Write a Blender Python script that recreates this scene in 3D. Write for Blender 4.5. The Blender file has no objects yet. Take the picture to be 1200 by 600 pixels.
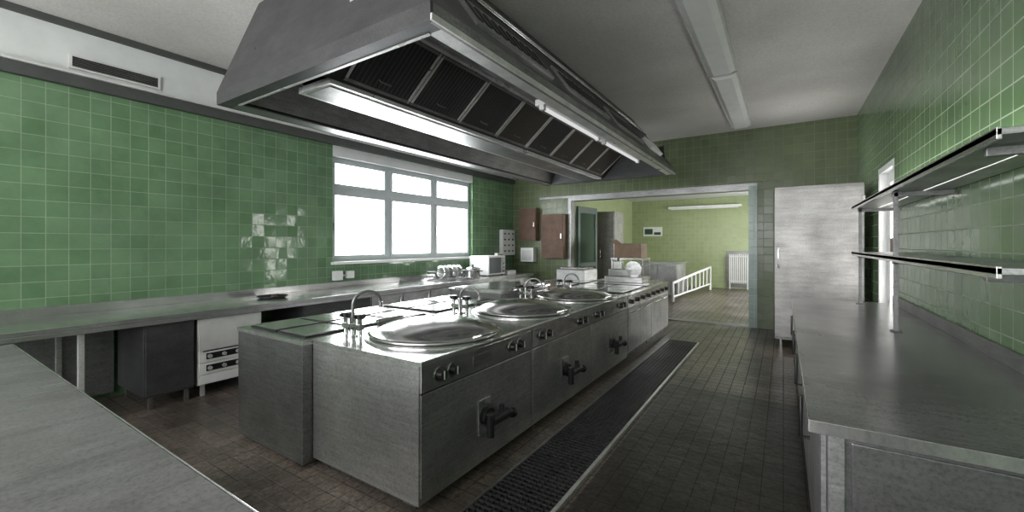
import bpy, math, random
from mathutils import Vector, Matrix
random.seed(4)
S=bpy.context.scene
S.view_settings.view_transform='Standard'
S.view_settings.exposure=0.50
S.view_settings.gamma=0.97
COL=S.collection

# ------------------------------------------------------------ materials
def newmat(name):
    m=bpy.data.materials.new(name); m.use_nodes=True
    nt=m.node_tree; b=nt.nodes['Principled BSDF']
    return m,nt,b
def ramp(nt,fac,stops):
    r=nt.nodes.new('ShaderNodeValToRGB')
    e=r.color_ramp.elements
    e[0].position=stops[0][0]; e[0].color=(*stops[0][1],1)
    e[1].position=stops[-1][0]; e[1].color=(*stops[-1][1],1)
    for p,c in stops[1:-1]:
        n=e.new(p); n.color=(*c,1)
    nt.links.new(fac,r.inputs[0]); return r.outputs[0]
def noise(nt,vec,scale,detail=4,rough=0.6):
    n=nt.nodes.new('ShaderNodeTexNoise'); n.inputs['Scale'].default_value=scale
    n.inputs['Detail'].default_value=detail; n.inputs['Roughness'].default_value=rough
    if vec is not None: nt.links.new(vec,n.inputs['Vector'])
    return n.outputs['Fac']
def pos(nt,scale=(1,1,1)):
    g=nt.nodes.new('ShaderNodeNewGeometry')
    mp=nt.nodes.new('ShaderNodeMapping'); mp.inputs['Scale'].default_value=scale
    nt.links.new(g.outputs['Position'],mp.inputs['Vector'])
    return mp.outputs[0]
def bump(nt,b,h,strength=0.2,dist=0.01,nrm=None):
    bp=nt.nodes.new('ShaderNodeBump'); bp.inputs['Strength'].default_value=strength
    bp.inputs['Distance'].default_value=dist
    if nrm is not None: nt.links.new(nrm,bp.inputs['Normal'])
    nt.links.new(h,bp.inputs['Height']); nt.links.new(bp.outputs[0],b.inputs['Normal'])
def mixc(nt,fac,a,bb,mode='MIX'):
    m=nt.nodes.new('ShaderNodeMixRGB'); m.blend_type=mode
    for i,v in ((0,fac),(1,a),(2,bb)):
        if isinstance(v,(int,float)): m.inputs[i].default_value=v
        elif isinstance(v,tuple): m.inputs[i].default_value=(*v,1)
        else: nt.links.new(v,m.inputs[i])
    return m.outputs[0]
def mathn(nt,op,a,bb=None):
    m=nt.nodes.new('ShaderNodeMath'); m.operation=op
    for i,v in ((0,a),(1,bb)):
        if v is None: continue
        if isinstance(v,(int,float)): m.inputs[i].default_value=v
        else: nt.links.new(v,m.inputs[i])
    return m.outputs[0]
def vmath(nt,op,a,bb):
    m=nt.nodes.new('ShaderNodeVectorMath'); m.operation=op
    for i,v in ((0,a),(1,bb)):
        if isinstance(v,tuple): m.inputs[i].default_value=v
        elif v is not None: nt.links.new(v,m.inputs[i])
    return m.outputs[0]

def plain(name,c,rough=0.5,metal=0.0,var=0.15,scale=6,spec=None):
    m,nt,b=newmat(name)
    f=noise(nt,pos(nt),scale,5)
    lo=tuple(x*(1-var) for x in c); hi=tuple(min(1,x*(1+var)) for x in c)
    nt.links.new(ramp(nt,f,[(0.3,lo),(0.7,hi)]),b.inputs['Base Color'])
    b.inputs['Roughness'].default_value=rough; b.inputs['Metallic'].default_value=metal
    return m
def steel(name,c,rough=0.35,streak=(3,3,40),metal=0.85,dirt=0.2,bp=0.02):
    m,nt,b=newmat(name)
    f=noise(nt,pos(nt,streak),3,4,0.6)
    f2=noise(nt,pos(nt),2.2,6,0.6)
    f3=noise(nt,pos(nt),70,3,0.7)
    lo=tuple(x*0.84 for x in c); hi=tuple(min(1,x*1.14) for x in c)
    base=ramp(nt,f,[(0.3,lo),(0.7,hi)])
    d=ramp(nt,f2,[(0.32,(1-dirt,)*3),(0.62,(1,1,1))])
    base=mixc(nt,1.0,base,d,'MULTIPLY')
    d3=ramp(nt,f3,[(0.3,(1-dirt,)*3),(0.55,(1,1,1))])
    base=mixc(nt,1.0,base,d3,'MULTIPLY')
    nt.links.new(base,b.inputs['Base Color'])
    b.inputs['Metallic'].default_value=metal
    r=nt.nodes.new('ShaderNodeMapRange')
    r.inputs['From Min'].default_value=0.3; r.inputs['From Max'].default_value=0.7
    r.inputs['To Min'].default_value=rough+0.06; r.inputs['To Max'].default_value=max(0.05,rough-0.04)
    nt.links.new(f2,r.inputs['Value']); nt.links.new(r.outputs[0],b.inputs['Roughness'])
    bump(nt,b,f,bp,0.003)
    return m
def tile(name,c1,c2,grout,size=0.15,mortar=0.006,rough=0.14,floor=False,dirt=None,wav=0.08,grimeamt=0.25,tilt=0.035):
    m,nt,b=newmat(name)
    g=nt.nodes.new('ShaderNodeNewGeometry')
    sp=nt.nodes.new('ShaderNodeSeparateXYZ'); nt.links.new(g.outputs['Position'],sp.inputs[0])
    cb=nt.nodes.new('ShaderNodeCombineXYZ')
    if floor:
        nt.links.new(sp.outputs[0],cb.inputs[0]); nt.links.new(sp.outputs[1],cb.inputs[1])
    else:
        sn=nt.nodes.new('ShaderNodeSeparateXYZ'); nt.links.new(g.outputs['True Normal'],sn.inputs[0])
        k=mathn(nt,'ABSOLUTE',sn.outputs[0]); k=mathn(nt,'GREATER_THAN',k,0.5)
        mx=nt.nodes.new('ShaderNodeMix'); mx.data_type='FLOAT'
        nt.links.new(k,mx.inputs[0]); nt.links.new(sp.outputs[0],mx.inputs[2]); nt.links.new(sp.outputs[1],mx.inputs[3])
        nt.links.new(mx.outputs[0],cb.inputs[0]); nt.links.new(sp.outputs[2],cb.inputs[1])
    br=nt.nodes.new('ShaderNodeTexBrick'); br.offset=0; br.squash=1
    nt.links.new(cb.outputs[0],br.inputs['Vector'])
    br.inputs['Color1'].default_value=(*c1,1); br.inputs['Color2'].default_value=(*c2,1)
    br.inputs['Mortar'].default_value=(*grout,1)
    br.inputs['Scale'].default_value=1; br.inputs['Mortar Size'].default_value=mortar
    br.inputs['Mortar Smooth'].default_value=0.1
    br.inputs['Brick Width'].default_value=size; br.inputs['Row Height'].default_value=size
    f=noise(nt,pos(nt),1.3,8,0.7)
    gr=ramp(nt,f,[(0.3,(1-grimeamt,)*3),(0.62,(1,1,1))])
    col=mixc(nt,1.0,br.outputs['Color'],gr,'MULTIPLY')
    if dirt: col=dirt(nt,col,sp)
    nt.links.new(col,b.inputs['Base Color'])
    rr=mathn(nt,'ADD',mathn(nt,'MULTIPLY',br.outputs['Fac'],0.5),rough)
    nt.links.new(rr,b.inputs['Roughness'])
    cell=vmath(nt,'FLOOR',vmath(nt,'DIVIDE',cb.outputs[0],(size,size,1.0)),None)
    wn=nt.nodes.new('ShaderNodeTexWhiteNoise'); wn.noise_dimensions='2D'; nt.links.new(cell,wn.inputs['Vector'])
    off=vmath(nt,'MULTIPLY',vmath(nt,'SUBTRACT',wn.outputs['Color'],(0.5,0.5,0.5)),(tilt,tilt,tilt))
    nn=vmath(nt,'NORMALIZE',vmath(nt,'ADD',g.outputs['Normal'],off),None)
    h=mathn(nt,'SUBTRACT',mathn(nt,'MULTIPLY',noise(nt,pos(nt),9,2),wav*3),mathn(nt,'MULTIPLY',br.outputs['Fac'],0.5))
    bump(nt,b,h,0.5,0.008,nn)
    return m
def emis(name,c,s):
    m=bpy.data.materials.new(name); m.use_nodes=True; nt=m.node_tree
    nt.nodes.clear(); e=nt.nodes.new('ShaderNodeEmission'); o=nt.nodes.new('ShaderNodeOutputMaterial')
    e.inputs[0].default_value=(*c,1); e.inputs[1].default_value=s
    nt.links.new(e.outputs[0],o.inputs[0]); return m

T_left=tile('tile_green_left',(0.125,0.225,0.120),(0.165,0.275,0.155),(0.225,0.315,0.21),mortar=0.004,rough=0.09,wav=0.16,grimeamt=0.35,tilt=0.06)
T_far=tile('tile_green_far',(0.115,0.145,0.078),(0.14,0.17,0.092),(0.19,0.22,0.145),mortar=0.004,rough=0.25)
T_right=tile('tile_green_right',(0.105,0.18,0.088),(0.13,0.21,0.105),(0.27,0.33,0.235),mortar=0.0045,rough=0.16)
T_back=tile('tile_green_back',(0.29,0.345,0.18),(0.33,0.38,0.205),(0.38,0.43,0.27),mortar=0.005,rough=0.3,grimeamt=0.12)
T_jamb=tile('tile_pale',(0.30,0.38,0.35),(0.34,0.42,0.385),(0.4,0.48,0.44),rough=0.25)
def fdirt(nt,col,sp):
    n=noise(nt,pos(nt),0.9,8,0.7)
    f=ramp(nt,n,[(0.36,(0.40,0.39,0.38)),(0.6,(1.25,1.2,1.18))])
    col=mixc(nt,1.0,col,f,'MULTIPLY')
    n2=noise(nt,pos(nt),30,6,0.8)
    f2=ramp(nt,n2,[(0.40,(0.38,)*3),(0.62,(1.4,)*3)])
    return mixc(nt,1.0,col,f2,'MULTIPLY')
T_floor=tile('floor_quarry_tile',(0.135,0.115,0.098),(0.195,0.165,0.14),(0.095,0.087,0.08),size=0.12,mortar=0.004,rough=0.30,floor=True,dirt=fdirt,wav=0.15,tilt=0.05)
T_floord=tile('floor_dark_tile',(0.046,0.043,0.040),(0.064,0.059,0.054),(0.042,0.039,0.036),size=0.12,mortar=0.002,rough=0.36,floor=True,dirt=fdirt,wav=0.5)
T_plinth=tile('plinth_tile',(0.05,0.048,0.045),(0.13,0.12,0.11),(0.03,0.03,0.03),size=0.12,rough=0.4,grimeamt=0.7)
M_plaster=plain('plaster_white',(0.60,0.62,0.61),0.85,var=0.08,scale=3)
def ceilmat():
    m,nt,b=newmat('ceiling_plaster')
    f=noise(nt,pos(nt),0.8,4,0.5); f2=noise(nt,pos(nt),45,5,0.8)
    c=mixc(nt,1.0,ramp(nt,f,[(0.3,(0.52,0.505,0.485)),(0.7,(0.66,0.645,0.625))]),ramp(nt,f2,[(0.35,(0.80,)*3),(0.6,(1,1,1))]),'MULTIPLY')
    nt.links.new(c,b.inputs['Base Color']); b.inputs['Roughness'].default_value=0.9; bump(nt,b,f2,0.3,0.004)
    return m
M_ceil=ceilmat()
M_trimdark=plain('dark_trim',(0.06,0.065,0.06),0.6)
M_white=plain('white_paint',(0.72,0.73,0.72),0.4,var=0.05)
M_frame=plain('window_frame_white',(0.40,0.44,0.45),0.4,var=0.05)
M_fix=plain('fixture_metal_white',(0.55,0.55,0.54),0.5,var=0.10)
St=steel('steel_panel',(0.60,0.60,0.597),0.33,(1.5,1.5,25),dirt=0.32)
StTop=steel('steel_top',(0.68,0.68,0.677),0.18,(12,1.5,2),dirt=0.2)
StCtr=steel('steel_worktop_dark',(0.34,0.34,0.342),0.22,(1.5,10,2),dirt=0.3,metal=0.5)
StFg=steel('steel_worktop_worn',(0.25,0.245,0.25),0.42,(10,1.5,2),dirt=0.35,metal=0.25)
StDark=steel('steel_dark',(0.30,0.30,0.30),0.36,(2,2,18),dirt=0.3)
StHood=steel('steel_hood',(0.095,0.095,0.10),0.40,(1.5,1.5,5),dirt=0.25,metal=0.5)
StBright=steel('steel_bright',(0.78,0.78,0.77),0.3,(2,2,2),dirt=0.15,metal=0.6)
StLid=steel('steel_lid',(0.74,0.74,0.73),0.15,(2,2,2),dirt=0.2,metal=0.95)
StFilter=steel('filter_mesh',(0.085,0.085,0.088),0.5,(60,60,60),dirt=0.4,metal=0.4)
StFilterB=steel('filter_mesh_brown',(0.17,0.135,0.105),0.55,(60,60,60),dirt=0.4,metal=0.4)
StFridge=steel('steel_fridge',(0.42,0.41,0.40),0.4,(1.2,1.2,8),dirt=0.3,metal=0.7)
Chrome=steel('chrome',(0.66,0.66,0.66),0.16,(3,3,3),dirt=0.2,metal=1)
Iron=plain('cast_iron',(0.025,0.025,0.027),0.45,0.3)
Black=plain('black_plastic',(0.012,0.012,0.012),0.35)
Brown=plain('brown_laminate',(0.11,0.062,0.04),0.65,var=0.3)
Wood=plain('wood_frame',(0.20,0.13,0.085),0.6,var=0.2)
Card=plain('cardboard',(0.21,0.15,0.105),0.8,var=0.2)
DGreen=plain('dark_green_paint',(0.03,0.06,0.045),0.45)
Glow=emis('daylight_pane',(0.96,0.99,1.0),10.0)
GlowR=emis('daylight_pane_right',(1.0,0.98,0.95),7.0)
GlowB=emis('fill_pane_rear',(0.98,0.99,1.0),8.0)  # glow of the added rear fill window
GlowB2=emis('fill_pane_backroom',(1.0,1.0,0.98),11.0)  # glow of the added window that lights the back room
Tube=emis('lamp_tube',(1,1,1),0.5)
m,nt,b=newmat('glass_smoked'); b.inputs['Base Color'].default_value=(0.05,0.08,0.06,1); b.inputs['Roughness'].default_value=0.08; Glass=m
Screen=plain('screen_grey',(0.10,0.11,0.12),0.2)

# ------------------------------------------------------------ mesh builder
class B:
    def __init__(s,name):
        s.name=name; s.v=[]; s.f=[]; s.mi=[]; s.sm=[]; s.mats=[]
    def m(s,mat):
        if mat not in s.mats: s.mats.append(mat)
        return s.mats.index(mat)
    def add(s,vs,fs,mat,smooth=False,M=None):
        o=len(s.v)
        for p in vs:
            p=Vector(p)
            if M is not None: p=M@p
            s.v.append(p)
        k=s.m(mat)
        for f in fs:
            s.f.append([o+i for i in f]); s.mi.append(k); s.sm.append(smooth)
        return s
    def box(s,x0,x1,y0,y1,z0,z1,mat,M=None):
        vs=[(x0,y0,z0),(x1,y0,z0),(x1,y1,z0),(x0,y1,z0),(x0,y0,z1),(x1,y0,z1),(x1,y1,z1),(x0,y1,z1)]
        fs=[(0,3,2,1),(4,5,6,7),(0,1,5,4),(1,2,6,5),(2,3,7,6),(3,0,4,7)]
        return s.add(vs,fs,mat,M=M)
    def hexa(s,vs,mat):
        return s.add(vs,[(0,3,2,1),(4,5,6,7),(0,1,5,4),(1,2,6,5),(2,3,7,6),(3,0,4,7)],mat)
    def quad(s,a,b_,c,d,mat): return s.add([a,b_,c,d],[(0,1,2,3)],mat)
    def cyl(s,p0,p1,r,mat,seg=16,r2=None):
        p0=Vector(p0);p1=Vector(p1); r2=r if r2 is None else r2
        d=(p1-p0).normalized(); q=d.to_track_quat('Z','Y')
        vs=[];
        for p,rr in ((p0,r),(p1,r2)):
            for i in range(seg):
                a=2*math.pi*i/seg
                vs.append(p+q@Vector((rr*math.cos(a),rr*math.sin(a),0)))
        s.add(vs,[(i,(i+1)%seg,seg+(i+1)%seg,seg+i) for i in range(seg)],mat,True)
        s.add(vs[:seg],[tuple(reversed(range(seg)))],mat); s.add(vs[seg:],[tuple(range(seg))],mat)
        return s
    def lathe(s,c,prof,mat,seg=56,M=None):
        c=Vector(c); vs=[]; n=len(prof)
        for r,z in prof:
            for i in range(seg):
                a=2*math.pi*i/seg; vs.append(c+Vector((r*math.cos(a),r*math.sin(a),z)))
        fs=[]
        for j in range(n-1):
            for i in range(seg):
                fs.append((j*seg+i,j*seg+(i+1)%seg,(j+1)*seg+(i+1)%seg,(j+1)*seg+i))
        s.add(vs,fs,mat,True,M); return s
    def tube(s,pts,r,mat,seg=10):
        pts=[Vector(p) for p in pts]; vs=[];n=len(pts)
        ref=None
        for k,p in enumerate(pts):
            d=(pts[min(k+1,n-1)]-pts[max(k-1,0)]).normalized()
            if ref is None:
                ref=d.orthogonal().normalized()
            ref=(ref-d*ref.dot(d)).normalized(); w=d.cross(ref)
            for i in range(seg):
                a=2*math.pi*i/seg; vs.append(p+ref*(r*math.cos(a))+w*(r*math.sin(a)))
        fs=[(j*seg+i,j*seg+(i+1)%seg,(j+1)*seg+(i+1)%seg,(j+1)*seg+i) for j in range(n-1) for i in range(seg)]
        s.add(vs,fs,mat,True)
        s.add(vs[:seg],[tuple(reversed(range(seg)))],mat); s.add(vs[-seg:],[tuple(range(seg))],mat)
        return s
    def sphere(s,c,r,mat,sc=(1,1,1)):
        prof=[(max(1e-4,r*math.sin(math.pi*i/10))*sc[0],-r*math.cos(math.pi*i/10)*sc[2]) for i in range(11)]
        return s.lathe(c,prof,mat,20)
    def done(s,bevel=0.0,M=None):
        me=bpy.data.meshes.new(s.name)
        me.from_pydata([tuple(p) for p in s.v],[],s.f)
        for mt in s.mats: me.materials.append(mt)
        me.polygons.foreach_set('material_index',s.mi); me.polygons.foreach_set('use_smooth',s.sm)
        me.update()
        o=bpy.data.objects.new(s.name,me); COL.objects.link(o)
        if bevel>0:
            bv=o.modifiers.new('bevel','BEVEL'); bv.width=bevel; bv.segments=2; bv.limit_method='ANGLE'; bv.angle_limit=math.radians(60)
        return o

# ------------------------------------------------------------ room shell
XL,XR,YF,YR,ZC=-5.75,1.02,8.9,-3.0,3.68
TH=0.25
f=B('floor'); f.box(XL-TH,-1.06,YR-TH,YF+0.2,-0.1,0,T_floor); f.box(-1.06,XR+TH,4.85,YF+0.2,-0.1,0,T_floor)
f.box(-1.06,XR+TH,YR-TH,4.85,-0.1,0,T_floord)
f.box(XL-TH,XR+TH,YF+0.2,17,-0.1,0,T_floor); f.done()
c=B('ceiling'); c.box(XL-TH,XR+TH,YR-TH,YF+0.2,ZC,ZC+0.1,M_ceil); c.done()
WY0,WY1,WZ0,WZ1=3.85,7.26,1.28,2.90
w=B('wall_left')
def lw(y0,y1,z0,z1,m): w.box(XL-TH,XL,y0,y1,z0,z1,m)
lw(YR-TH,WY0,0,3.06,T_left); lw(WY1,YF+0.2,0,3.06,T_left); lw(WY0,WY1,0,WZ0,T_left); lw(WY0,WY1,WZ1,3.06,M_plaster)
lw(YR-TH,YF+0.2,3.06,ZC,M_plaster); w.done()
OX0,OX1,OZ=-4.2,-0.40,2.62
w=B('wall_far')
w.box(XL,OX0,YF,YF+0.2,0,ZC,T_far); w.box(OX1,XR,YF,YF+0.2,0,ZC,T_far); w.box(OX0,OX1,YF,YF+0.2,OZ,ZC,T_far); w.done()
RY0,RY1,RZ0,RZ1=6.12,7.05,0.0,2.50
w=B('wall_right')
def rw(y0,y1,z0,z1,m): w.box(XR,XR+TH,y0,y1,z0,z1,m)
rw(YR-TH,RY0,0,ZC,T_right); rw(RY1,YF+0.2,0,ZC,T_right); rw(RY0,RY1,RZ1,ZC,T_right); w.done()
w=B('wall_rear')
w.box(XL,XR,YR-TH,YR,0,1.0,T_left); w.box(XL,XR,YR-TH,YR,2.9,ZC,M_plaster)
w.box(XL,-5.0,YR-TH,YR,1.0,2.9,T_left); w.box(0.4,XR,YR-TH,YR,1.0,2.9,T_left); w.done()
w=B('wall_backroom')
w.box(-5.25,XR+TH,16.4,16.6,0,3.2,T_back)
w.box(-5.25,-5.0,YF+0.2,16.4,0,3.2,T_back)
w.box(XR,XR+TH,YF+0.2,11.0,0,3.2,T_back); w.box(XR,XR+TH,15.0,16.4,0,3.2,T_back)
w.box(XR,XR+TH,11.0,15.0,0,0.9,T_back); w.box(XR,XR+TH,11.0,15.0,2.7,3.2,T_back); w.done()
c=B('ceiling_backroom'); c.box(-5.25,XR+TH,YF+0.2,16.6,3.2,3.3,M_plaster); c.done()

def window_left():
    o=B('window_1')
    X=XL-0.12; n=3; dy=(WY1-WY0)/n
    o.box(X-0.05,X-0.04,WY0,WY1,WZ0,WZ1,Glow)
    fw=0.05
    o.box(X-0.03,X+0.03,WY0,WY1,WZ0,WZ0+fw,M_frame); o.box(X-0.03,X+0.03,WY0,WY1,WZ1-fw,WZ1,M_frame)
    for i in range(n+1):
        y=WY0+i*dy; a=max(WY0,y-0.045); b_=min(WY1,y+0.045)
        o.box(X-0.03,X+0.035,a,b_,WZ0+fw,WZ1-fw,M_frame)
    zt=2.40
    for i in range(n):
        a=WY0+i*dy+0.045; b_=WY0+(i+1)*dy-0.045
        o.box(X-0.03,X+0.03,a,b_,zt-0.045,zt+0.045,M_frame)
        for z0,z1 in ((WZ0+fw,zt-0.045),(zt+0.045,WZ1-fw)):
            s=0.045
            o.box(X-0.02,X+0.05,a,b_,z0,z0+s,M_frame);o.box(X-0.02,X+0.05,a,b_,z1-s,z1,M_frame)
            o.box(X-0.02,X+0.05,a,a+s,z0+s,z1-s,M_frame);o.box(X-0.02,X+0.05,b_-s,b_,z0+s,z1-s,M_frame)
        o.box(X+0.05,X+0.07,a+0.01,a+0.035,1.75,1.88,Chrome)
    o.done()
    t=B('trim_1'); t.box(XL-0.06,XL+0.06,WY0-0.03,WY1+0.03,WZ0-0.045,WZ0-0.001,M_white); t.done(0.005)
window_left()
# glazed white door in the right wall
o=B('door_2'); X=XR+0.08
o.box(X+0.03,X+0.04,RY0+0.15,RY1-0.15,0.75,RZ1-0.1,GlowR)
o.box(X-0.08,X+0.06,RY0+0.002,RY0+0.07,0.0,RZ1-0.002,M_white); o.box(X-0.08,X+0.06,RY1-0.07,RY1-0.002,0.0,RZ1-0.002,M_white)
o.box(X-0.08,X+0.06,RY0+0.07,RY1-0.07,RZ1-0.07,RZ1-0.002,M_white)
o.box(X+0.0,X+0.05,RY0+0.07,RY0+0.2,0.02,RZ1-0.07,M_white); o.box(X+0.0,X+0.05,RY1-0.22,RY1-0.07,0.02,RZ1-0.07,M_white)
o.box(X+0.0,X+0.05,RY0+0.2,RY1-0.22,0.02,0.78,M_white); o.box(X+0.0,X+0.05,RY0+0.2,RY1-0.22,RZ1-0.2,RZ1-0.07,M_white)
o.box(X+0.0,X+0.05,RY0+0.2,RY1-0.22,1.45,1.62,Wood)
o.cyl((X,RY0+0.13,1.05),(X-0.05,RY0+0.13,1.05),0.012,Chrome); o.cyl((X-0.05,RY0+0.13,1.05),(X-0.05,RY0+0.25,1.05),0.012,Chrome)
o.done()
o=B('rear_fill_window'); o.box(-5.0,0.4,YR-0.15,YR-0.14,1.0,2.9,GlowB)  # unseen rear window added for even fill; reflections hint at one
for x in (-5.0,-3.65,-2.3,-0.95,0.32): o.box(x,x+0.08,YR-0.13,YR-0.05,1.0,2.9,M_frame)
for z in (1.0,2.3,2.82): o.box(-5.0,0.4,YR-0.13,YR-0.06,z,z+0.08,M_frame)
o.done()
o=B('backroom_fill_window'); o.box(XR+0.14,XR+0.15,11,15,0.9,2.7,GlowB2)  # hidden window, added to brighten the back room
for y in (11,12.3,13.6,14.92): o.box(XR+0.04,XR+0.12,y,y+0.08,0.9,2.7,M_frame)
for z in (0.9,2.62): o.box(XR+0.04,XR+0.12,11,15,z,z+0.08,M_frame)
o.done()

t=B('trim_2'); t.box(XL,XL+0.07,YR,YF,3.06,3.17,M_trimdark); t.box(XL,XL+0.10,YR,YF,3.17,3.19,M_fix); t.done()
t=B('trim_3'); t.box(XL+0.001,XL+0.05,YR,YF,3.62,3.679,M_trimdark); t.done()
t=B('trim_4')
t.box(OX1-0.14,OX1,YF-0.03,YF+0.2,0,OZ,T_jamb); t.done()
t=B('trim_5'); t.box(OX0,OX1-0.14,YF-0.03,YF+0.2,OZ-0.07,OZ,StDark); t.box(OX0-0.75,OX1,YF-0.05,YF-0.001,OZ,OZ+0.05,StDark); t.box(OX0,OX0+0.07,YF-0.03,YF+0.2,0,OZ-0.07,StDark); t.done()
t=B('trim_6'); t.box(OX0,OX1-0.14,YF-0.03,YF+0.22,0.0,0.02,StDark); t.done()

g=B('air_vent_grille'); gx=XL+0.001
g.box(gx,gx+0.02,1.05,1.75,3.24,3.26,M_fix); g.box(gx,gx+0.02,1.05,1.75,3.36,3.38,M_fix); g.box(gx,gx+0.02,1.05,1.07,3.26,3.36,M_fix); g.box(gx,gx+0.02,1.73,1.75,3.26,3.36,M_fix)
g.box(gx,gx+0.004,1.07,1.73,3.26,3.36,Black)
for i in range(5): g.box(gx+0.004,gx+0.016,1.07,1.73,3.268+i*0.018,3.274+i*0.018,StDark)
g.done()
for i,(a,b_) in enumerate([(0.2,2.9),(2.95,5.65),(5.7,8.4)]):
    g=B('ceiling_light_fixture')
    g.box(-0.78,-0.46,a,b_,3.62,3.68,M_fix)
    g.add([(-0.76,a+0.03,3.62),(-0.48,a+0.03,3.62),(-0.48,b_-0.03,3.62),(-0.76,b_-0.03,3.62),(-0.71,a+0.05,3.585),(-0.53,a+0.05,3.585),(-0.53,b_-0.05,3.585),(-0.71,b_-0.05,3.585)],
          [(0,1,5,4),(1,2,6,5),(2,3,7,6),(3,0,4,7),(4,5,6,7)],M_white)
    g.done()

# ------------------------------------------------------------ exhaust hood
def hood():
    o=B('exhaust_hood')
    x0,x1,y0,y1,z=-3.83,-1.48,1.53,7.12,2.67
    tx0,tx1,ty0,ty1,tz=-3.78,-2.10,1.83,6.9,3.62
    lz=z+0.10
    t=0.02
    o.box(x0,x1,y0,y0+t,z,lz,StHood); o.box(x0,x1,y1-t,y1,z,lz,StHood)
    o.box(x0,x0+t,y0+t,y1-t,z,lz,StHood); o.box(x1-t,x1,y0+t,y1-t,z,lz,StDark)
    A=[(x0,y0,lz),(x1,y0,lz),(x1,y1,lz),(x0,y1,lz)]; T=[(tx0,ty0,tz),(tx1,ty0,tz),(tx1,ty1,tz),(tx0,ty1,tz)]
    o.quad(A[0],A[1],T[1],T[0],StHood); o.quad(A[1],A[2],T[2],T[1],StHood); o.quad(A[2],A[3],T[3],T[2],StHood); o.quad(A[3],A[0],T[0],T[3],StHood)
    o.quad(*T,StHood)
    o.box(x1,x1+0.012,y0,y1,z,z+0.035,StBright)
    fl=0.10
    o.box(x0+t,x1-t,y0+t,y0+fl,z,z+0.012,StHood); o.box(x0+t,x1-t,y1-fl,y1-t,z,z+0.012,StHood)
    o.box(x1-fl,x1-t,y0+fl,y1-fl,z,z+0.012,StBright); o.box(x0+t,x0+0.16,y0+fl,y1-fl,z,z+0.012,StDark)
    o.box(x1-fl-0.008,x1-fl,y0+fl,y1-fl,z,z+0.05,StBright)
    o.box(x0+0.15,x1-fl,y0+fl-0.008,y0+fl+0.012,z-0.004,z+0.03,StBright)
    ya,yb=y0+fl,y1-fl
    o.quad((x1-fl,ya,z+0.05),(x1-fl,yb,z+0.05),(-2.22,yb,3.07),(-2.22,ya,3.07),St)
    o.quad((x0+0.16,ya,z+0.03),(-3.43,ya,3.07),(-3.43,yb,3.07),(x0+0.16,yb,z+0.03),StDark)
    for y,sg in ((ya,1),(yb,-1)):
        o.quad((x0+0.16,y,z),(x1-fl,y,z),(x1-fl,y+sg*0.2,3.09),(x0+0.16,y+sg*0.2,3.09),StHood)
    o.box(-3.03,-2.64,ya+0.12,yb-0.12,z,z+0.045,StBright)
    o.box(-2.98,-2.69,ya+0.15,yb-0.15,z-0.008,z,StDark)
    o.box(-2.26,-2.20,ya,yb,3.04,3.075,StBright)
    n=8; f0=ya+0.2; L=(yb-0.2-f0)/n
    for k in range(n):
        a=f0+k*L+0.006; b_=f0+(k+1)*L-0.006
        mt=StFilterB if k in (3,5,6,7) else StFilter
        for (xa,za,xb,zb) in ((-2.62,2.72,-2.24,3.04),(-3.05,2.72,-3.43,3.04)):
            d=Vector((xb-xa,0,zb-za)); nrm=Vector((zb-za,0,-(xb-xa))).normalized()
            if xa<-2.8: nrm=Vector((-(zb-za),0,(xb-xa))).normalized()
            P=lambda s,y,h=0:Vector((xa,y,za))+d*s+nrm*h
            o.quad(P(0,a),P(0,b_),P(1,b_),P(1,a),mt)
            for (s0,s1,yy0,yy1) in ((0,0.05,a,b_),(0.95,1,a,b_),(0,1,a,a+0.022),(0,1,b_-0.022,b_)):
                vs=[P(s0,yy0),P(s1,yy0),P(s1,yy1),P(s0,yy1),P(s0,yy0,0.01),P(s1,yy0,0.01),P(s1,yy1,0.01),P(s0,yy1,0.01)]
                o.add(vs,[(0,3,2,1),(4,5,6,7),(0,1,5,4),(1,2,6,5),(2,3,7,6),(3,0,4,7)],StBright if yy1-yy0<0.1 else StDark)
            nb=14
            for q in range(nb):
                yy=a+0.03+(b_-a-0.06)*(q+0.5)/nb
                o.add([P(0.06,yy-0.008),P(0.94,yy-0.008),P(0.94,yy+0.008),P(0.06,yy+0.008),P(0.06,yy,0.005),P(0.94,yy,0.005)],[(0,1,5,4),(3,4,5,2)],mt)
            o.tube([P(0.2,(a+b_)/2-0.05,0.0),P(0.2,(a+b_)/2-0.05,0.025),P(0.2,(a+b_)/2+0.05,0.025),P(0.2,(a+b_)/2+0.05,0.0)],0.005,StDark,6)
    o.quad((-2.64,ya,2.70),(-2.64,yb,2.70),(-2.22,yb,3.055),(-2.22,ya,3.055),Black)
    for a,b_ in ((3.0,4.25),(4.4,5.7)):
        o.box(-1.72,-1.60,a,b_,z+0.02,z+0.07,M_fix)
        o.cyl((-1.66,a+0.04,z+0.0),(-1.66,b_-0.04,z+0.0),0.016,Tube,12)
        o.box(-1.68,-1.64,a,a+0.04,z-0.02,z+0.02,M_fix); o.box(-1.68,-1.64,b_-0.04,b_,z-0.02,z+0.02,M_fix)
    def Rp(s,y,h=0):
        d=Vector((tx1-x1,0,tz-lz)); nrm=Vector((tz-lz,0,x1-tx1)).normalized()
        return Vector((x1,y,lz))+d*s+nrm*h
    def slab(s0,s1,a,b_,h,mt,h0=0.0):
        vs=[Rp(s0,a,h0),Rp(s1,a,h0),Rp(s1,b_,h0),Rp(s0,b_,h0),Rp(s0,a,h),Rp(s1,a,h),Rp(s1,b_,h),Rp(s0,b_,h)]
        o.add(vs,[(0,3,2,1),(4,5,6,7),(0,1,5,4),(1,2,6,5),(2,3,7,6),(3,0,4,7)],mt)
    for a in (2.0,3.3,4.6):
        slab(0.12,0.42,a,a+1.0,0.02,St)
        for q in range(10): slab(0.18,0.36,a+0.05+q*0.093,a+0.10+q*0.093,0.028,Black,0.02)
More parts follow.
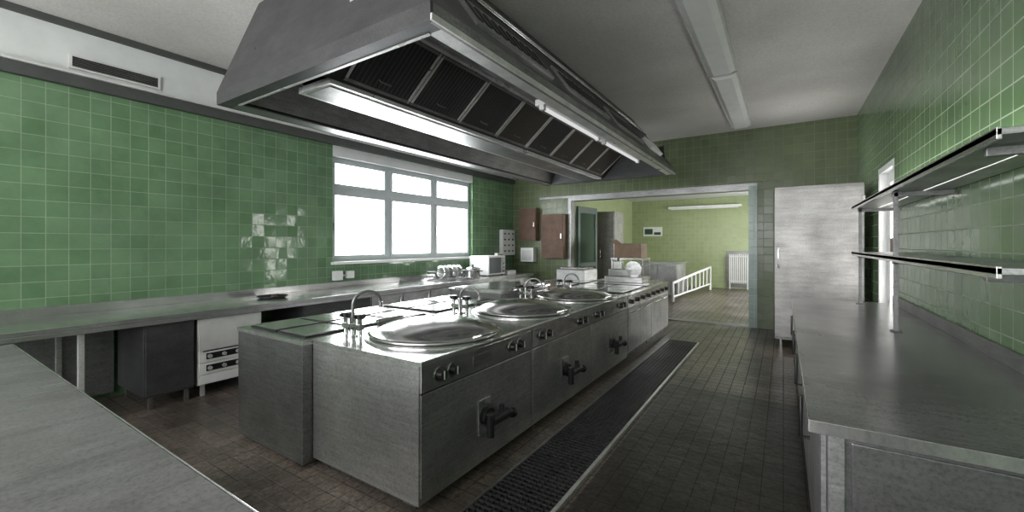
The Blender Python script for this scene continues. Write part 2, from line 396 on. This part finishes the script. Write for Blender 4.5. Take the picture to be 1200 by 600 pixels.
    slab(0.12,0.30,5.9,6.5,0.05,M_white)
    for s_ in (0.55,0.62):
        o.tube([Rp(s_,y0+0.4,0.03),Rp(s_,3,0.03),Rp(s_,6.6,0.03)],0.012,Chrome,8)
    for yy in (2.6,4.1,5.4): o.cyl((-3.0,yy,tz),(-3.0,yy,ZC-0.001),0.03,StDark)
    o.done()
hood()

# ------------------------------------------------------------ central island
IX0,IXM,IX1=-3.68,-2.76,-1.73
TOP=0.88
def faucet(name,x,y,ang,h=0.30):
    o=B(name); z=TOP+0.001
    o.cyl((x,y,z),(x,y,z+0.012),0.05,Chrome,24)
    o.box(x-0.10,x+0.10,y-0.022,y+0.022,z+0.05,z+0.09,Chrome)
    o.cyl((x,y,z+0.012),(x,y,z+0.14),0.024,Chrome,16)
    for sx in (-0.08,0.08):
        o.cyl((x+sx,y,z+0.0),(x+sx,y,z+0.05),0.018,Chrome,12)
        o.cyl((x+sx,y,z+0.09),(x+sx,y,z+0.13),0.017,Chrome,12)
        o.cyl((x+sx,y,z+0.13),(x+sx,y,z+0.165),0.034,Black,12)
        for k in range(4):
            a=k*math.pi/2
            o.cyl((x+sx,y,z+0.148),(x+sx+0.05*math.cos(a),y+0.05*math.sin(a),z+0.148),0.011,Iron,8)
    dx,dy=math.cos(ang),math.sin(ang); pts=[(x,y,z+0.14)]
    R=0.10; zc=z+h-R
    pts.append((x,y,zc-0.03))
    for k in range(13):
        a=math.pi-k*math.pi/12*0.95
        pts.append((x+dx*(R+R*math.cos(a)),y+dy*(R+R*math.cos(a)),zc+R*math.sin(a)))
    o.tube(pts,0.012,StDark,10)
    p=pts[-1]; o.cyl(p,(p[0],p[1],p[2]-0.04),0.015,Chrome,12)
    return o.done()
def kettle(y0,y1):
    o=B('boiling_kettle'); a,b_=y0+0.004,y1-0.004
    o.box(IXM+0.004,IX1,a,b_,0.06,0.855,St)
    o.box(IXM+0.06,IX1-0.07,a+0.05,b_-0.01,0.0,0.06,T_plinth)
    o.box(IXM+0.004,IX1+0.025,a,b_,0.855,TOP,StTop)
    o.box(IX1,IX1+0.012,a+0.01,b_-0.01,0.70,0.85,StTop)
    o.box(IX1,IX1+0.006,a+0.01,b_-0.01,0.69,0.70,Black)
    o.box(IX1,IX1+0.008,a+0.015,b_-0.015,0.10,0.685,St)
    for ky in (a+0.16,a+0.28,b_-0.30,b_-0.18):
        o.cyl((IX1+0.012,ky,0.775),(IX1+0.018,ky,0.775),0.045,Chrome,24)
        o.cyl((IX1+0.018,ky,0.775),(IX1+0.05,ky,0.775),0.032,Black,20,0.027)
        o.box(IX1+0.05,IX1+0.056,ky-0.004,ky+0.004,0.75,0.80,StBright)
    o.box(IX1+0.012,IX1+0.015,a+0.48,a+0.68,0.74,0.81,StDark)
    cy=(a+b_)/2; cx=-2.19
    vy=cy+0.03; vz=0.37
    o.box(IX1+0.008,IX1+0.016,vy-0.12,vy+0.03,vz-0.11,vz+0.12,StTop)
    o.cyl((IX1+0.016,vy-0.03,vz),(IX1+0.11,vy-0.03,vz),0.034,Iron,16)
    o.cyl((IX1+0.03,vy-0.03,vz),(IX1+0.045,vy-0.03,vz),0.058,Iron,16)
    o.cyl((IX1+0.10,vy-0.09,vz),(IX1+0.10,vy+0.09,vz),0.036,Iron,16)
    o.cyl((IX1+0.10,vy-0.10,vz-0.10),(IX1+0.10,vy-0.10,vz+0.05),0.026,Iron,14)
    o.cyl((IX1+0.10,vy+0.03,vz),(IX1+0.10,vy+0.03,vz+0.08),0.020,Iron,12)
    o.cyl((IX1+0.10,vy+0.09,vz),(IX1+0.10,vy+0.15,vz-0.02),0.026,Iron,12)
    o.sphere((IX1+0.10,vy+0.17,vz-0.028),0.036,Black)
    R=0.47
    o.lathe((cx,cy,TOP),[(R+0.04,0.0),(R+0.04,0.010),(R-0.01,0.014),(R-0.01,0.03)],StTop)
    o.lathe((cx,cy,TOP),[(R+0.0,0.0145),(R+0.0,0.019)],Black)
    o.lathe((cx,cy,TOP),[(R-0.02,0.020),(R+0.005,0.020),(R+0.012,0.027),(R+0.008,0.036),(R-0.012,0.040),(R-0.035,0.042),(0.40,0.060),(0.3,0.090),(0.2,0.107),(0.1,0.116),(0.001,0.119)],StLid,72)
    o.tube([(cx+R-0.03,cy-0.1,TOP+0.04),(cx+R+0.03,cy-0.1,TOP+0.06),(cx+R+0.03,cy+0.1,TOP+0.06),(cx+R-0.03,cy+0.1,TOP+0.04)],0.010,Chrome)
    o.box(cx-R-0.07,cx-R+0.03,cy-0.10,cy+0.10,TOP,TOP+0.05,StDark)
    o.cyl((cx-R-0.03,cy-0.13,TOP+0.055),(cx-R-0.03,cy+0.13,TOP+0.055),0.022,Chrome)
    o.box(IX1+0.005,IX1+0.025,a,b_,TOP,TOP+0.006,StBright)
    return o.done(0.003)
ys=[1.69,2.95,4.20]
for y,y2 in zip(ys,(2.95,4.20,5.45)): kettle(y,y2)
for y in (1.93,3.14,4.38,5.36): faucet('mixer_faucet',-2.64 if y<5 else -2.60,y,math.radians(60 if y<2 else 20),0.32 if y<2 else 0.25)
def range_unit(name,x0,x1,y0,y1,front,nplates,door=True,mat=St,zb=0.10):
    o=B(name); a,b_=y0+0.004,y1-0.004
    o.box(x0,x1,a,b_,zb,0.85,mat); o.box(x0+0.06,x1-0.06,a+0.03,b_-0.01,0,zb,T_plinth)
    o.box(x0-(0.02 if front<0 else 0),x1+(0.025 if front>0 else 0),a,b_,0.85,TOP,StTop)
    nx,ny=nplates
    W=(x1-x0-0.12)/nx; L=(b_-a-0.10)/ny
    for i in range(nx):
        for j in range(ny):
            xx=x0+0.06+i*W; yy=a+0.05+j*L
            o.box(xx+0.015,xx+W-0.015,yy+0.012,yy+L-0.012,TOP,TOP+0.012,Iron)
            o.box(xx+0.03,xx+W-0.03,yy+0.027,yy+L-0.027,TOP+0.012,TOP+0.018,StTop)
    fx=x1 if front>0 else x0; s=1 if front>0 else -1
    def fb(d0,d1,ya,yb,z0,z1,m):
        xa,xb=sorted((fx+s*d0,fx+s*d1)); o.box(xa,xb,ya,yb,z0,z1,m)
    fb(0,0.012,a+0.01,b_-0.01,0.71,0.845,StTop)
    n=4
    for k in range(n):
        ky=a+0.15+k*(b_-a-0.3)/(n-1)
        o.cyl((fx+s*0.012,ky,0.775),(fx+s*0.045,ky,0.775),0.03,Black,16)
    hy=(a+b_)/2
    for q0,q1 in ((a+0.01,hy-0.004),(hy+0.004,b_-0.01)):
        fb(0,0.015,q0,q1,0.13,0.70,mat)
        xx=fx+s*0.04; o.tube([(fx+s*0.015,q0+0.08,0.64),(xx,q0+0.08,0.64),(xx,q1-0.08,0.64),(fx+s*0.015,q1-0.08,0.64)],0.009,Chrome)
    return o.done(0.003)
range_unit('cooking_range',IXM+0.004,IX1,5.45,6.60,1,(2,3))
range_unit('cooking_range',IXM+0.004,IX1,6.60,7.75,1,(1,2))
range_unit('hotplate_range',IX0,IXM-0.004,1.62,2.95,-1,(2,3),zb=0.03,mat=StDark)
range_unit('hotplate_range',IX0,IXM-0.004,2.95,4.05,-1,(2,2))
range_unit('hotplate_range',IX0,IXM-0.004,5.35,6.5,-1,(1,2))
range_unit('hotplate_range',IX0,IXM-0.004,6.5,7.7,-1,(2,2))
def pan(y0,y1):
    o=B('tilting_frying_pan'); a,b_=y0+0.004,y1-0.004; x0,x1=IX0,IXM-0.004
    o.box(x0,x1,a,b_,0.10,0.85,St); o.box(x0+0.06,x1-0.06,a+0.01,b_-0.01,0,0.10,T_plinth)
    o.box(x0,x1,a,b_,0.85,TOP,StTop)
    o.box(x0+0.06,x1-0.06,a+0.05,b_-0.05,TOP,TOP+0.07,StDark)
    o.box(x0+0.04,x1-0.04,a+0.03,b_-0.03,TOP+0.075,TOP+0.10,StLid)
    o.box(x0+0.10,x1-0.10,a+0.09,b_-0.09,TOP+0.10,TOP+0.115,StLid)
    o.tube([(x1-0.05,a+0.3,TOP+0.09),(x1+0.0,a+0.3,TOP+0.11),(x1+0.0,b_-0.3,TOP+0.11),(x1-0.05,b_-0.3,TOP+0.09)],0.01,Chrome)
    for yy in (a+0.2,b_-0.2): o.cyl((x0+0.03,yy-0.06,TOP+0.08),(x0+0.03,yy+0.06,TOP+0.08),0.025,Chrome)
    o.box(x0-0.012,x0,a+0.02,b_-0.02,0.71,0.84,StTop)
    o.cyl((x0-0.012,(a+b_)/2,0.5),(x0-0.05,(a+b_)/2,0.5),0.09,Chrome,24)
    o.done(0.003)
pan(4.05,5.35)

# ------------------------------------------------------------ floor drain
o=B('floor_drain_grating')
dx0,dx1,dy0,dy1=-1.54,-1.12,-1.0,7.05
o.box(dx0,dx1,dy0,dy1,0.0005,0.003,Black)  # flat dark sheet in place of a pit, its shade painted in
o.box(dx0-0.02,dx0,dy0,dy1,0.0005,0.016,StDark); o.box(dx1,dx1+0.025,dy0,dy1,0.0005,0.018,StBright)
o.box(dx0-0.02,dx1+0.025,dy1,dy1+0.03,0.0005,0.016,StDark)
y=dy0+0.02
while y<dy1:
    o.box(dx0,dx1,y,y+0.010,0.003,0.014,StHood); y+=0.042
for k in range(1,10):
    xx=dx0+k*0.042; o.box(xx-0.003,xx+0.003,dy0,dy1,0.003,0.014,StHood)
o.done()

# ------------------------------------------------------------ left wall counter
LX=-4.88
o=B('wall_worktop')
o.box(XL+0.001,LX,0.2,8.45,0.84,TOP,StTop); o.box(LX-0.02,LX,0.2,8.45,0.80,0.84,StTop)
o.box(XL+0.001,XL+0.02,0.2,8.45,TOP,TOP+0.09,StTop)
for y in (0.25,0.95):
    o.box(LX-0.07,LX-0.03,y,y+0.04,0.0,0.84,StBright); o.box(XL+0.05,XL+0.09,y,y+0.04,0,0.84,St)
    o.box(LX-0.07,LX-0.03,y,y+0.04,0.0,0.012,Black)
o.box(XL+0.03,XL+0.06,0.3,1.36,0.05,0.80,StDark)
o.box(XL+0.05,LX-0.05,0.3,0.95,0.15,0.17,StDark)
o.done(0.003)
def lowcab(name,y0,y1,kind):
    o=B(name); a,b_=y0+0.004,y1-0.004; x0=XL+0.07; x1=LX-0.06
    mat=StHood if kind=='dark' else (StBright if kind=='drawer' else St)
    o.box(x0,x1,a,b_,0.12,0.798,mat)
    for yy in (a+0.04,b_-0.07):
        for xx in (x0+0.05,x1-0.06): o.box(xx,xx+0.035,yy,yy+0.035,0,0.12,StBright if kind!='dark' else StDark)
    if kind=='drawer':
        o.box(x1,x1+0.02,a+0.01,b_-0.01,0.47,0.79,M_fix)
        for z in (0.35,0.23):
            o.box(x1,x1+0.018,a+0.01,b_-0.01,z,z+0.11,M_white)
            o.box(x1+0.018,x1+0.02,a+0.07,b_-0.07,z+0.025,z+0.088,Black)
            for q in range(4):
                yy=a+0.10+q*(b_-a-0.22)/3; o.cyl((x1+0.02,yy,z+0.056),(x1+0.04,yy,z+0.056),0.02,StBright,12)
        o.box(x1,x1+0.018,a+0.01,b_-0.01,0.13,0.22,M_white)
        o.box(x1+0.018,x1+0.022,a+0.04,b_-0.04,0.455,0.465,Black)
    if kind=='dark':
        o.box(x1,x1+0.02,a+0.01,b_-0.01,0.14,0.79,mat)
    if kind=='door':
        h=(a+b_)/2
        for q0,q1 in ((a+0.01,h-0.005),(h+0.005,b_-0.01)):
            o.box(x1,x1+0.02,q0,q1,0.14,0.79,mat)
            o.tube([(x1+0.02,q1-0.07,0.60),(x1+0.05,q1-0.07,0.60),(x1+0.05,q1-0.07,0.74),(x1+0.02,q1-0.07,0.74)],0.008,Chrome)
    o.done(0.003)
lowcab('storage_cabinet',1.38,1.78,'dark')
lowcab('oven',1.80,2.42,'drawer')
lowcab('storage_cabinet',2.9,3.9,'dark')
lowcab('storage_cabinet',3.9,5.1,'door'); lowcab('storage_cabinet',5.1,6.3,'door'); lowcab('storage_cabinet',6.3,7.4,'door'); lowcab('storage_cabinet',7.4,8.4,'door')

o=B('serving_tray'); cx,cy,z=-5.35,2.75,TOP+0.001
o.lathe((cx,cy,z),[(0.001,0.0),(0.13,0.0),(0.17,0.025),(0.175,0.025),(0.14,-0.0)],Iron,32)
o.sphere((cx+0.03,cy,z+0.02),0.035,Brown,(1,1,0.6)); o.sphere((cx-0.05,cy+0.04,z+0.02),0.03,DGreen,(1,1,0.6)); o.done()
o=B('soap_dispenser'); o.box(XL+0.021,XL+0.10,3.82,3.96,TOP+0.12,TOP+0.26,M_white); o.box(XL+0.021,XL+0.09,4.05,4.17,TOP+0.14,TOP+0.25,M_white)
o.box(XL+0.021,XL+0.03,3.96,4.05,TOP+0.17,TOP+0.2,M_white); o.done(0.006)
def device(y,w,h,nm):
    o=B(nm); z=TOP+0.001; x0,x1=-5.62,-5.12
    o.box(x0,x1,y,y+w,z+0.02,z+h,M_white)
    for a in (x0+0.04,x1-0.06):
        for b_ in (y+0.03,y+w-0.05): o.cyl((a,b_,z),(a,b_,z+0.02),0.015,Black,10)
    o.box(x1,x1+0.012,y+0.03,y+w*0.72,z+0.05,z+h-0.04,Screen); o.box(x1,x1+0.008,y+w*0.76,y+w-0.02,z+0.05,z+h-0.04,StDark)
    for k in range(3): o.cyl((x1+0.008,y+w*0.87,z+0.09+k*0.08),(x1+0.02,y+w*0.87,z+0.09+k*0.08),0.018,Black,12)
    o.done(0.008)
device(7.0,0.62,0.42,'microwave_oven')
o=B('cooking_pot')
o.lathe((-5.3,6.7,TOP+0.001),[(0.001,0),(0.14,0),(0.15,0.02),(0.15,0.16),(0.16,0.165),(0.16,0.175),(0.10,0.2),(0.02,0.215),(0.001,0.216)],StLid,32); o.cyl((-5.3,6.7,TOP+0.21),(-5.3,6.7,TOP+0.25),0.02,Black,12)
o.tube([(-5.14,6.64,TOP+0.12),(-5.10,6.64,TOP+0.13),(-5.10,6.76,TOP+0.13),(-5.14,6.76,TOP+0.12)],0.008,Black);o.done()
o=B('wire_dish_rack'); z=TOP+0.001; x0,x1,y0,y1=-5.5,-5.0,5.6,6.35
for zz in (0.01,0.16):
    o.tube([(x0,y0,z+zz),(x1,y0,z+zz),(x1,y1,z+zz),(x0,y1,z+zz),(x0,y0,z+zz)],0.008,StDark,8)
for k in range(11):
    yy=y0+k*(y1-y0)/10; o.tube([(x0,yy,z+0.16),(x0,yy,z+0.01),(x1,yy,z+0.01),(x1,yy,z+0.16)],0.006,StDark,6)
for k in range(5):
    yy=y0+0.1+k*0.12
    M=Matrix.Translation((-5.25,yy,z+0.15))@Matrix.Rotation(math.radians(78),4,'X')
    o.lathe((0,0,0),[(0.001,0),(0.08,0),(0.125,0.015),(0.125,0.02),(0.08,0.006),(0.001,0.006)],StDark if k%2 else StLid,28,M)
o.done()
o=B('kitchen_scale'); z=TOP+0.001
o.box(-5.5,-5.15,7.75,8.1,z,z+0.07,M_white); o.box(-5.48,-5.17,7.77,8.08,z+0.085,z+0.095,Chrome); o.cyl((-5.32,7.92,z+0.07),(-5.32,7.92,z+0.085),0.05,StDark)
o.cyl((-5.5,7.92,z),(-5.5,7.92,z+0.4),0.018,M_white); o.box(-5.54,-5.46,7.8,8.05,z+0.32,z+0.46,M_white); o.box(-5.46,-5.455,7.83,8.02,z+0.34,z+0.43,Screen)
o.done(0.003)

o=B('electrical_panel'); o.box(XL+0.001,XL+0.10,8.3,8.85,1.28,1.90,M_white)
for i in range(3):
    for j in range(4):
        yy=8.39+i*0.17; zz=1.38+j*0.14; o.cyl((XL+0.10,yy,zz),(XL+0.115,yy,zz),0.022,Black,14)
o.done(0.006)
def wallcab(x0,x1,z0,z1,d):
    o=B('brown_wall_cabinet'); y1=YF-0.001; y0=y1-d
    o.box(x0,x1,y0,y1,z0,z1,Wood); o.box(x0+0.01,x1-0.01,y0-0.015,y0,z0+0.01,z1-0.01,Brown)
    o.box(x1-0.06,x1-0.045,y0-0.03,y0-0.015,(z0+z1)/2-0.06,(z0+z1)/2+0.06,Chrome)
    o.done(0.003)
wallcab(-5.45,-4.98,1.63,2.42,0.18)
wallcab(-4.82,-4.24,1.22,2.25,0.20)
o=B('paper_towel_dispenser'); o.box(-5.42,-5.06,YF-0.16,YF-0.001,1.12,1.46,M_white); o.box(-5.38,-5.10,YF-0.17,YF-0.16,1.16,1.40,M_fix); o.box(-5.36,-5.12,YF-0.13,YF-0.03,1.10,1.12,Black); o.done(0.02)

# ------------------------------------------------------------ right counter
RX=0.08; RT=0.90
o=B('steel_worktop')
o.box(RX,XR-0.001,1.90,6.10,0.86,RT,StCtr)
o.box(RX-0.003,RX,1.90,6.10,0.855,RT,StTop); o.box(RX,XR-0.001,1.897,1.90,0.855,RT,StTop)
o.done(0.004)
o=B('trim_7'); o.box(XR-0.02,XR-0.001,1.90,6.10,RT+0.001,RT+0.09,StDark); o.done()
o=B('worktop_base_cabinet')
o.box(RX+0.06,XR-0.002,1.97,6.04,0.12,0.854,StDark)
for y in (2.0,4.0,5.9):
    for x in (RX+0.1,XR-0.12): o.cyl((x,y+0.05,0),(x,y+0.05,0.12),0.025,Chrome,12)
o.box(RX+0.06,RX+0.11,1.945,1.97,0.0,0.854,St)
o.box(RX+0.13,XR-0.03,1.960,1.97,0.10,0.82,StDark)
for k in range(4):
    a=2.0+k*1.01; o.box(RX+0.04,RX+0.06,a,a+0.98,0.16,0.84,St)
    o.tube([(RX+0.04,a+0.78,0.50),(RX+0.0,a+0.78,0.50),(RX+0.0,a+0.78,0.72),(RX+0.04,a+0.78,0.72)],0.010,Black)
o.done(0.003)
o=B('over_counter_shelf')
for z in (1.44,1.94):
    o.box(0.64,XR-0.01,2.2,6.0,z,z+0.025,St); o.box(0.64,0.655,2.2,6.0,z-0.015,z+0.03,StTop)
for y in (4.15,5.87):
    o.box(0.69,0.715,y,y+0.025,RT+0.001,1.94,StDark); o.box(0.67,0.735,y-0.02,y+0.045,RT+0.001,RT+0.008,StDark)
for y in (2.43,4.15,5.87):
    for z in (1.40,1.90): o.box(0.68,XR-0.01,y,y+0.03,z,z+0.035,StDark)
o.done(0.002)

o=B('tall_refrigerator')
fx0,fx1,fy0,fy1=-0.11,0.93,7.4,8.2
o.box(fx0,fx1,fy0+0.04,fy1,0.13,2.40,StFridge)
o.box(fx0,fx1,fy0,fy0+0.036,0.17,2.36,StFridge)
o.box(fx0-0.008,fx0,fy0+0.1,fy1-0.05,0.2,2.3,StDark)
for x in (fx0+0.08,fx1-0.08):
    for y in (fy0+0.1,fy1-0.1): o.cyl((x,y,0),(x,y,0.13),0.03,Chrome,14)
o.box(fx0+0.01,fx1-0.01,fy0+0.02,fy0+0.04,0.13,0.165,StDark)
o.tube([(fx0+0.05,fy0,1.2),(fx0+0.05,fy0-0.05,1.2),(fx0+0.05,fy0-0.05,1.5),(fx0+0.05,fy0,1.5)],0.012,Chrome)
for z in (0.5,2.1): o.box(fx1-0.03,fx1+0.01,fy0-0.01,fy0+0.05,z,z+0.12,Chrome)
o.done(0.005)

o=B('foreground_worktop')
o.box(-4.2,-0.45,-0.35,0.51,0.86,0.90,StFg); o.box(-4.2,-0.45,0.511,0.516,0.85,0.902,StTop)
for x in (-4.1,-2.3,-0.55):
    for y in (-0.28,0.40): o.box(x,x+0.045,y,y+0.045,0,0.86,St)
o.box(-4.1,-0.5,-0.25,0.42,0.22,0.24,St)
o.done(0.003)

# ------------------------------------------------------------ back room things
o=B('radiator')
n=10; x0,x1=-1.56,-1.02
for k in range(n):
    x=x0+(x1-x0)*k/(n-1); o.box(x-0.018,x+0.018,16.22,16.36,0.2,1.2,M_white)
o.box(x0-0.02,x1+0.02,16.27,16.31,0.25,0.30,M_white); o.box(x0-0.02,x1+0.02,16.27,16.31,1.10,1.15,M_white)
for x in (x0,x1): o.box(x-0.02,x+0.02,16.28,16.32,0,0.2,M_white)
o.box(x0-0.12,x1+0.12,16.385,16.399,0.05,1.3,StDark)
o.done(0.008)
o=B('guard_railing')
A=Vector((-2.45,11.6,0)); Bv=Vector((-2.05,15.3,0))
P=lambda s,z:(A.x+(Bv.x-A.x)*s,A.y+(Bv.y-A.y)*s,z)
o.tube([P(0,0.02),P(0,0.52),P(1,0.78),P(1,0.02)],0.035,M_white,10); o.tube([P(0,0.15),P(1,0.22)],0.025,M_white,10)
for k in range(1,9): s_=k/9; o.tube([P(s_,0.15+0.07*s_),P(s_,0.52+0.26*s_)],0.02,M_white,8)
o.done()
o=B('serving_counter'); o.box(-3.6,-2.5,12.4,13.6,0.1,0.98,St); o.box(-3.65,-2.45,12.35,13.65,0.98,1.03,StTop); o.box(-3.5,-2.6,12.5,13.5,0,0.1,StDark)
for k in range(2): o.box(-3.56+k*0.53,-3.06+k*0.53,12.385,12.4,0.16,0.94,StTop)
o.done(0.004)
o=B('tall_steel_cabinet'); o.box(-4.55,-3.82,11.0,11.7,0.08,2.44,StFridge); o.box(-4.53,-4.19,10.98,11.0,0.12,2.40,StFridge); o.box(-4.18,-3.84,10.98,11.0,0.12,2.40,StFridge)
o.cyl((-4.22,10.95,1.2),(-4.22,10.95,1.4),0.01,Chrome); o.box(-4.23,-4.21,10.95,10.98,1.2,1.22,Chrome); o.box(-4.23,-4.21,10.95,10.98,1.38,1.4,Chrome)
for x in (-4.5,-3.9):
    for y in (11.05,11.62): o.box(x,x+0.04,y,y+0.04,0,0.08,Black)
o.done(0.003)
o=B('door_1'); M=Matrix.Translation((-4.12,9.16,0))@Matrix.Rotation(math.radians(-6),4,'Z')
for a in ((0,0.05,0,0.1,0.02,2.45),(0,0.05,0.85,0.95,0.02,2.45),(0,0.05,0.1,0.85,0.02,0.22),(0,0.05,0.1,0.85,2.3,2.45),(0,0.05,0.1,0.85,1.0,1.1)): o.box(*a,DGreen,M)
o.box(0.02,0.03,0.1,0.85,0.22,2.3,Glass,M); o.box(-0.04,0.0,0.85,0.9,1.05,1.09,Chrome,M)
o.done()
o=B('wall_sign'); o.box(-4.55,-3.85,16.37,16.399,1.85,2.2,M_white); o.box(-4.5,-4.2,16.365,16.37,1.92,2.13,DGreen); o.box(-4.15,-3.9,16.365,16.37,1.9,2.0,DGreen); o.done()
o=B('wall_lamp'); o.box(-3.6,-1.2,16.25,16.399,2.85,2.93,M_white); o.cyl((-3.5,16.27,2.83),(-1.3,16.27,2.83),0.02,M_white); o.done()
o=B('service_trolley')
for x in (-3.35,-2.65):
    for y in (9.4,9.95): o.box(x,x+0.03,y,y+0.03,0.1,1.22,Chrome); o.sphere((x+0.015,y+0.015,0.05),0.05,Black)
for z in (0.3,0.75,1.2): o.box(-3.36,-2.61,9.38,10.0,z,z+0.03,StTop)
o.done()
o=B('cardboard_box'); o.box(-3.3,-2.68,9.45,9.93,1.231,1.56,Card); o.box(-3.3,-2.68,9.68,9.70,1.56,1.563,Wood); o.hexa([(-3.3,9.45,1.56),(-3.28,9.45,1.56),(-3.28,9.93,1.56),(-3.3,9.93,1.56),(-3.42,9.45,1.66),(-3.40,9.45,1.66),(-3.40,9.93,1.66),(-3.42,9.93,1.66)],Card); o.done(0.003)
o=B('meat_slicer'); z=TOP+0.02
o.box(-2.6,-1.95,6.95,7.35,z,z+0.10,StTop); o.box(-2.55,-2.2,7.0,7.30,z+0.10,z+0.22,StLid)
o.cyl((-2.15,7.10,z+0.22),(-2.15,7.13,z+0.22),0.14,Chrome,32); o.cyl((-2.15,7.13,z+0.22),(-2.15,7.22,z+0.22),0.09,StDark,24)
o.box(-2.45,-2.3,6.98,7.05,z+0.22,z+0.36,StTop); o.cyl((-2.37,7.0,z+0.36),(-2.37,7.0,z+0.42),0.02,Black); o.done(0.01)
o=B('bain_marie'); o.box(-3.5,-2.95,6.9,7.5,TOP+0.019,TOP+0.2,St); o.box(-3.47,-2.98,6.93,7.47,TOP+0.2,TOP+0.215,StDark)
for k in range(2): o.box(-3.45,-3.0,6.96+k*0.26,7.18+k*0.26,TOP+0.215,TOP+0.24,StLid); o.cyl((-3.22,7.07+k*0.26,TOP+0.24),(-3.22,7.07+k*0.26,TOP+0.27),0.02,Black)
o.done(0.006)

# ------------------------------------------------------------ added fill lights without fixtures, brightening the ceiling
def area(name,loc,rot,sx,sy,e,col=(1,0.99,0.97)):
    l=bpy.data.lights.new(name,'AREA'); l.shape='RECTANGLE'; l.size=sx; l.size_y=sy; l.energy=e; l.color=col
    ob=bpy.data.objects.new(name,l); COL.objects.link(ob); ob.location=loc; ob.rotation_euler=[math.radians(a) for a in rot]
    return ob
area('ceiling_fill',(-2.6,-1.6,2.5),(160,0,0),4.5,0.3,80)
area('ceiling_fill',(0.80,4.1,1.98),(180,35,0),0.15,3.6,14)
area('ceiling_fill',(0.4,7.8,2.43),(180,10,0),0.8,0.5,6)

wd=bpy.data.worlds.new('world'); S.world=wd; wd.use_nodes=True
wd.node_tree.nodes['Background'].inputs[0].default_value=(0.8,0.85,0.9,1); wd.node_tree.nodes['Background'].inputs[1].default_value=0.6
cam=bpy.data.cameras.new('camera'); co=bpy.data.objects.new('camera',cam); COL.objects.link(co)
cam.sensor_width=36; cam.sensor_fit='HORIZONTAL'; cam.lens=36*490/1200
cam.shift_y=-14/1200; cam.clip_start=0.05
co.location=(0,0,1.55); co.rotation_euler=(math.radians(90),0,math.atan2(318,490))
S.camera=co
